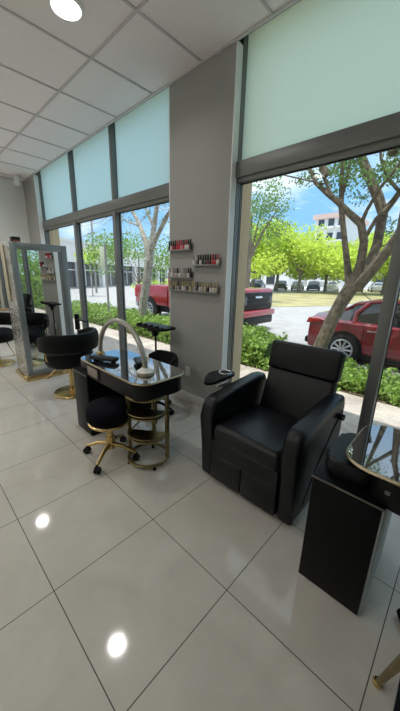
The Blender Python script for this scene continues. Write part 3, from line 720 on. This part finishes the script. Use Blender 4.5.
# ------------------------------------------------------------------ stools and chairs
def star(root, c, R, rot, zhub, mleg, mcast, n=5, fancy=True):
    x, y = c
    MB().cyl((x, y, zhub-.02), (x, y, zhub+.05), .035, .03).build('hub', mleg, root)
    for k in range(n):
        a = rot+2*PI*k/n; dx, dy = math.cos(a), math.sin(a)
        lg = MB().tube([(x+dx*.02, y+dy*.02, zhub+.02), (x+dx*R*.5, y+dy*R*.5, zhub+.012), (x+dx*R, y+dy*R, zhub-.035)], [.019, .016, .012], 8).build('leg', mleg, root)
        q = MB(); tx, ty_ = -dy, dx; cx, cy = x+dx*R, y+dy*R
        for s_ in (-.012, .012): q.tube([(cx+tx*(s_-.008), cy+ty_*(s_-.008), .028), (cx+tx*(s_+.008), cy+ty_*(s_+.008), .028)], .028, 14)
        q.cyl((cx, cy, .028), (cx, cy, zhub-.03), .009, .009, 8); q.build('caster', mcast, lg)
def stool(loc, rot, label, cast):
    x, y, _ = loc
    s = empty('stool', loc, label, 'stool', None)
    star(s, (x, y), .225, rot, .105, X['gold'], X['plastic'], 4)
    MB().cyl((x, y, .13), (x, y, .33), .028, .028).cyl((x, y, .15), (x, y, .20), .036, .036).build('column', X['gold'], s)
    MB().lathe([(.10, .315), (.157, .325), (.164, .335), (.164, .347), (.157, .352)], (x, y, 0), 32).build('seat_ring', X['gold'], s)
    MB().lathe([(.153, .352), (.166, .37), (.170, .44), (.160, .485), (.12, .50), (.0001, .505)], (x, y, 0), 32).build('seat', X['velvet'], s, 60)
    return s
st = stool((-1.975, 1.02, 0), math.radians(33), 'round black velvet stool with gold star base under the long black desk', None)
s2 = copy_tree(st); s2.location = (.262, 1.44, 0); s2.rotation_euler.z = math.radians(-5)
tag(s2, 'round stool with gold star base at the photo\'s right edge, only a caster showing', 'stool')
c = (-1.975, 1.02); qb = MB(); seat0 = [o for o in st.children if o.name.startswith('seat') and 'ring' not in o.name][0]
for k in range(20):
    a = 2*PI*k/20
    for sgn in (-1, 1):
        b2 = a+sgn*2*PI/20
        qb.tube([(c[0]+.168*math.cos(a), c[1]+.168*math.sin(a), .375), (c[0]+.171*math.cos((a+b2)/2), c[1]+.171*math.sin((a+b2)/2), .42), (c[0]+.167*math.cos(b2), c[1]+.167*math.sin(b2), .465)], .0022, 5)
qb.build('quilting', X['velvet'], seat0)

def bandback(root, c, r, z0, z1, a0, a1, m, th=.05, name='backrest'):
    q = MB(); rings = []; n = 22
    for k in range(n+1):
        f = k/n; a = math.radians(a0+(a1-a0)*f); ca, sa = math.cos(a), math.sin(a)
        e_ = min(1, min(f, 1-f)*7); zz1 = z0+(z1-z0)*(.75+.25*e_); t_ = th*(.6+.4*e_)
        rings.append([(c[0]+ca*rr, c[1]+sa*rr, z) for rr, z in ((r-t_*.3, z0), (r+t_*.3, z0), (r+t_*.5, z0+.03), (r+t_*.55, zz1-.04), (r+t_*.3, zz1), (r-t_*.3, zz1), (r-t_*.5, zz1-.04), (r-t_*.5, z0+.03))])
    return q.grid_loft(rings).build(name, m, root, 60)
def salon(loc, face, label):
    x, y, _ = loc
    s = empty('salon_chair', loc, label, 'chair', None)
    MB().lathe([(.215, 0), (.225, .012), (.215, .03), (.12, .045), (.05, .06)], (x, y, 0), 32).build('base', X['gold'], s)
    MB().cyl((x, y, .05), (x, y, .42), .03, .03).build('column', X['gold'], s)
    MB().lathe([(.14, .38), (.26, .40), (.285, .46), (.28, .55), (.22, .585), (.0001, .59)], (x, y, 0), 32).build('seat', X['seat_leather'], s, 60)
    bandback(s, (x, y), .325, .61, .82, face+70, face+290, X['seat_leather'], .075)
    for da in (85, 275):
        a = math.radians(face+da)
        MB().tube([(x+.22*math.cos(a), y+.22*math.sin(a), .46), (x+.30*math.cos(a), y+.30*math.sin(a), .50), (x+.315*math.cos(a), y+.315*math.sin(a), .66)], .010, 8).build('back_post', X['gold'], s)
    # footrest bar
    a = math.radians(face); fx, fy = math.cos(a), math.sin(a)
    MB().tube([(x+fx*.03-fy*.13, y+fy*.03+fx*.13, .40), (x+fx*.30-fy*.13, y+fy*.30+fx*.13, .18), (x+fx*.30+fy*.13, y+fy*.30-fx*.13, .18), (x+fx*.03+fy*.13, y+fy*.03-fx*.13, .40)], .010, 8).build('footrest', X['gold'], s)
    return s
salon((-3.55, 1.36, 0), 200, 'black barrel-backed salon chair on a round gold base, facing the mirror')
salon((-5.55, .98, 0), 10, 'black salon chair behind the mirror station at the photo\'s left edge')

# technician's chair behind the desk
k = empty('task_chair', (-2.42, 1.80, 0), 'black low-backed chair on casters behind the long desk by the pier', 'chair')
star(k, (-2.42, 1.80), .24, math.radians(20), .10, X['plastic'], X['plastic'])
MB().cyl((-2.42, 1.80, .12), (-2.42, 1.80, .37), .025, .025).build('column', X['plastic'], k)
MB().box(-2.63, -2.21, 1.62, 1.98, .36, .44, .035, 4).build('seat', X['seat_leather'], k, 60)
bandback(k, (-2.42, 1.76), .29, .42, .655, -5, 145, X['seat_leather'], .05)
for a in (30, 110):
    a = math.radians(a); MB().tube([(-2.42+.16*math.cos(a), 1.78+.16*math.sin(a), .38), (-2.42+.28*math.cos(a), 1.76+.28*math.sin(a), .42), (-2.42+.29*math.cos(a), 1.76+.29*math.sin(a), .52)], .010, 8).build('back_post', X['plastic'], k)

# tray stand by the window
s = empty('tray_stand', (-2.74, 2.10, 0), 'black tray on a thin post standing by the window beside the pier', 'stand')
MB().lathe([(.13, 0), (.13, .012), (.04, .022), (.02, .04)], (-2.74, 2.10, 0)).build('base', X['plastic'], s)
MB().cyl((-2.74, 2.10, .02), (-2.74, 2.10, .86), .012, .012, 10).build('post', X['plastic'], s)
MB().box(-2.82, -2.66, 2.04, 2.14, .84, .885, .012).box(-2.77, -2.71, 2.06, 2.12, .78, .85, .012).build('bracket', X['plastic'], s)
tt = MB().prism(rrect(-2.98, -2.46, 1.97, 2.20, .04), .890, .915, 'z', .005).build('tray', X['plastic'], s)
q = MB()
for i in range(14): q.cyl((-2.95+i*.037, 1.985, .90), (-2.95+i*.037, 1.985, .925+.01*(i % 3)), .014, .014, 8)
q.build('rim_holder', X['plastic'], tt)

s = empty('tool_stand', (-4.78, 2.02, 0), 'black post with a swing arm standing by the window right of the mirror', 'stand')
MB().lathe([(.13, 0), (.13, .012), (.04, .022), (.02, .04)], (-4.78, 2.02, 0)).build('base', X['plastic'], s)
MB().cyl((-4.78, 2.02, .02), (-4.78, 2.02, .60), .016, .016, 10).cyl((-4.78, 2.02, .58), (-4.78, 2.02, .84), .042, .038, 12).build('post', X['plastic'], s)
MB().box(-4.80, -4.42, 1.99, 2.05, .745, .765, .008).build('arm', X['plastic'], s)

# ------------------------------------------------------------------ mirror station
ms = empty('mirror_station', (-4.65, 1.42, 0), 'tall silver mirror station with crystal mosaic sides on a gold plinth', 'mirror')
y0, y1, x0, x1, zt = 1.09, 1.80, -4.88, -4.40, 1.87
MB().box(x0-.02, x1+.07, y0-.04, y1+.06, 0, .055, .006).build('plinth', X['gold'], ms)
MB().box(x0, x1+.03, y0-.01, y1+.01, .055, .075, .004).build('plinth_top', X['silver'], ms)
MB().box(x0+.015, x1-.02, y0+.02, y1-.02, .075, zt-.01).build('carcass', X['greyside'], ms)
for yy in (y0, y1-.02): MB().box(x0, x1-.012, yy, yy+.02, .075, zt).build('mosaic_side', X['mosaic'], ms)
for xa, xb in ((x1-.02, x1-.004), (x0-.008, x0+.012)):
    MB().box(xa, xb, y0+.07, y1-.07, .12, zt-.085).build('mirror_glass', X['mirror'], ms, 0)
    f = MB()
    for a, b_ in ((y0, y0+.075), (y1-.075, y1)): f.box(xa-.004, xb+.010, a, b_, .075, zt, .006)
    f.box(xa-.004, xb+.010, y0+.075, y1-.075, zt-.09, zt, .006).box(xa-.004, xb+.010, y0+.075, y1-.075, .075, .13, .006)
    f.build('mirror_frame', X['frame'], ms)
sh = MB().box(x0+.06, x0+.22, y0-.012, y0+.002, 1.10, zt-.03).build('gold_inlay', X['goldtrim'], ms)
bx = empty('counter_box', (-4.60, 1.22, zt), 'small dark box with a red label on top of the mirror station', 'box')
MB().box(-4.66, -4.56, 1.17, 1.27, zt, zt+.075, .004).build('carton', X['plastic'], bx)
MB().box(-4.562, -4.556, 1.18, 1.26, zt+.008, zt+.038, .001).build('label_panel', mat('faded red card', (.30, .08, .07), .6), bx)
# mirror on the end wall
wm = empty('wall_mirror', (XF, 1.40, .7), 'gold framed mirror on the end wall at the photo\'s left edge', 'mirror')
MB().box(XF+.002, XF+.02, 1.12, 1.66, .72, 2.0).build('mirror_glass', X['mirror'], wm, 0)
f = MB()
for a, b_ in ((1.07, 1.12), (1.66, 1.71)): f.box(XF+.001, XF+.035, a, b_, .67, 2.05, .006)
for a, b_ in ((.67, .72), (2.0, 2.05)): f.box(XF+.001, XF+.035, 1.12, 1.66, a, b_, .006)
f.build('mirror_frame', X['wood'], wm)

# ------------------------------------------------------------------ things on the pier
MB_o = empty('wall_outlet', (-2.33, WY, .39), 'white wall socket low on the pier above the baseboard', 'outlet')
MB().box(-2.372, -2.288, WY-.008, WY, .33, .45, .003).build('cover_plate', X['white'], MB_o)
for z in (.365, .415): MB().box(-2.35, -2.31, WY-.0105, WY-.007, z-.014, z+.014, .002).build('socket', X['base'], MB_o)

PALETTE = {}
def pmat(name, c, r=.2):
    if name not in PALETTE: PALETTE[name] = mat(name+' polish', c, r, coat=.6)
    return PALETTE[name]
COLS = {'red': (.50, .02, .04), 'dark': (.02, .018, .02), 'wine': (.14, .02, .035), 'white': (.72, .70, .68), 'pink': (.60, .25, .28), 'grey': (.36, .35, .34), 'beige': (.50, .40, .29), 'olive': (.26, .24, .13), 'gold': (.48, .38, .20), 'nude': (.55, .42, .36)}
BM = {}
def bottle(body, cap, x, z, y, name, label, group):
    if (body, cap) not in BM:
        m = MB(); m.lathe([(.0135, 0), (.0158, .003), (.0158, .040), (.012, .047), (.007, .050)], n=12); nb = len(m.bm.faces)
        m.lathe([(.010, .050), (.010, .052), (.008, .100), (.005, .102)], n=10)
        m.bm.faces.ensure_lookup_table()
        for f_ in list(m.bm.faces)[nb:]: f_.material_index = 1
        o = m.build(name, [pmat(body, COLS[body]), pmat(cap, COLS[cap])]); BM[(body, cap)] = o
    else:
        o = BM[(body, cap)].copy(); COL.objects.link(o)
    o.name = name; o.location = (x, y, z); tag(o, label, 'nail polish', group)
ORD = 'first second third fourth fifth sixth seventh eighth ninth tenth eleventh twelfth thirteenth fourteenth fifteenth sixteenth seventeenth eighteenth nineteenth twentieth'.split()
X['acryl'] = mat('cloudy acrylic', (.30, .30, .29), .3)
def rack(x0, x1, z, bodies, caps, which):
    rk = empty('polish_rack', ((x0+x1)/2, WY, z), 'slim pale wall rack of nail polish bottles, %s on the pier' % which, 'rack', 'polish racks on the pier')
    MB().box(x0, x1, WY-.05, WY-.003, z, z+.006, .001).build('shelf', X['acryl'], rk)
    MB().box(x0, x1, WY-.006, WY-.001, z, z+.07, .001).build('back_plate', X['acryl'], rk)
    MB().box(x0, x1, WY-.052, WY-.048, z, z+.012, .001).build('front_lip', X['acryl'], rk)
    n = len(bodies)
    for i in range(n):
        bottle(bodies[i], caps[i], x0+.02+(x1-x0-.04)*i/(n-1), z+.0065, WY-.028, 'polish_bottle',
               '%s nail polish bottle with %s cap, %s from left on the %s rack' % (bodies[i], caps[i], ORD[i], which), 'bottles on the %s rack' % which)
rack(-2.65, -2.27, 1.765, 'dark white red wine red red pink red white white dark'.split(), 'dark dark dark dark red red red dark red dark dark'.split(), 'topmost')
rack(-2.255, -1.88, 1.605, 'white grey dark white dark dark wine dark red red white'.split(), 'grey white dark dark dark dark dark dark red dark red'.split(), 'right-hand')
rack(-2.65, -2.26, 1.475, 'grey white grey nude grey white grey beige grey white dark'.split(), 'grey white grey grey dark grey white grey grey dark dark'.split(), 'pale third')
rack(-2.65, -1.885, 1.335, 'beige grey dark olive grey dark white grey dark beige olive grey dark white grey beige dark white white beige'.split(),
     'gold olive gold gold dark olive gold gold gold olive gold gold dark olive gold gold gold olive gold gold'.split(), 'long bottom')

# ------------------------------------------------------------------ ceiling fittings
def downlight(x, y, label):
    d = empty('downlight', (x, y, CH), label, 'ceiling light', 'recessed ceiling downlights')
    MB().lathe([(.098, CH-.006), (.118, CH-.004), (.118, CH+.008), (.098, CH+.008)], (x, y, 0), 32).build('trim_ring', X['white'], d)
    MB().lathe([(.099, CH-.008), (.099, CH-.002)], (x, y, 0), 32).build('lens', X['lens'], d)
    al = bpy.data.lights.new('lamp', 'AREA'); al.shape = 'DISK'; al.size = .19; al.energy = LAMP_WATTS; al.spread = math.radians(150); al.color = (1, .97, .93)
    ao = bpy.data.objects.new('lamp', al); COL.objects.link(ao); ao.parent = d; ao.location = (0, 0, -.012)
fx = CX0-CS/2
downlight(fx, CY0-CS/2, 'shining round ceiling downlight at the top left of the photo')
downlight(fx-4*CS, CY0-CS/2, 'round ceiling downlight over the mirror station, just outside the photo')
downlight(fx-6*CS, CY0-2.5*CS, 'added fill downlight in the corner by the end wall, just outside the photo')  # unseen lamp added to brighten the end wall
downlight(fx-6*CS, CY0-1.5*CS, 'added fill downlight near the end wall, just outside the photo')  # second unseen lamp, also added to lift the end wall
for j in range(2):  # rows of unseen lamps added behind the camera as room fill
    for i in range(5):
        downlight(fx+(2*i-6)*CS, CY0-CS*(3.5+3*j), 'added fill downlight behind the camera, %s row, %s from the end wall' % (('nearer', 'farther')[j], ORD[i]))
dt = empty('smoke_detector', (-7.05, 2.05, CH), 'small white sensor hanging from the ceiling by the end wall', 'sensor')
MB().lathe([(.03, CH), (.03, CH-.03), (.022, CH-.035)], (-7.05, 2.05, 0)).build('mount', X['white'], dt)
MB().lathe([(.045, CH-.03), (.055, CH-.06), (.055, CH-.16), (.04, CH-.18), (.001, CH-.19)], (-7.05, 2.05, 0)).build('housing', X['white'], dt)

# ------------------------------------------------------------------ chair with gold legs, mostly out of frame on the right
gc = empty('gold_leg_chair', (.30, .98, 0), 'chair with tapered gold legs at the lower right, one leg showing', 'chair')
for sx, sy in ((-1, -1), (1, -1), (-1, 1), (1, 1)):
    q = (.25+sx*.222, .78+sy*.233)
    lg = MB().tube([(q[0], q[1], .0), (q[0]-sx*.075, q[1]-sy*.075, .44)], [.011, .019], 12).build('leg', X['brass'], gc)
    MB().lathe([(.016, 0), (.018, .004), (.018, .014), (.013, .022)], (q[0], q[1], 0), 14).build('foot_cap', X['gold'], lg)
MB().box(.06, .46, .59, .99, .44, .52, .04, 4).build('seat', X['velvet'], gc, 60)
MB().box(.42, .47, .60, .98, .50, .86, .022, 3).build('backrest', X['velvet'], gc, 60)
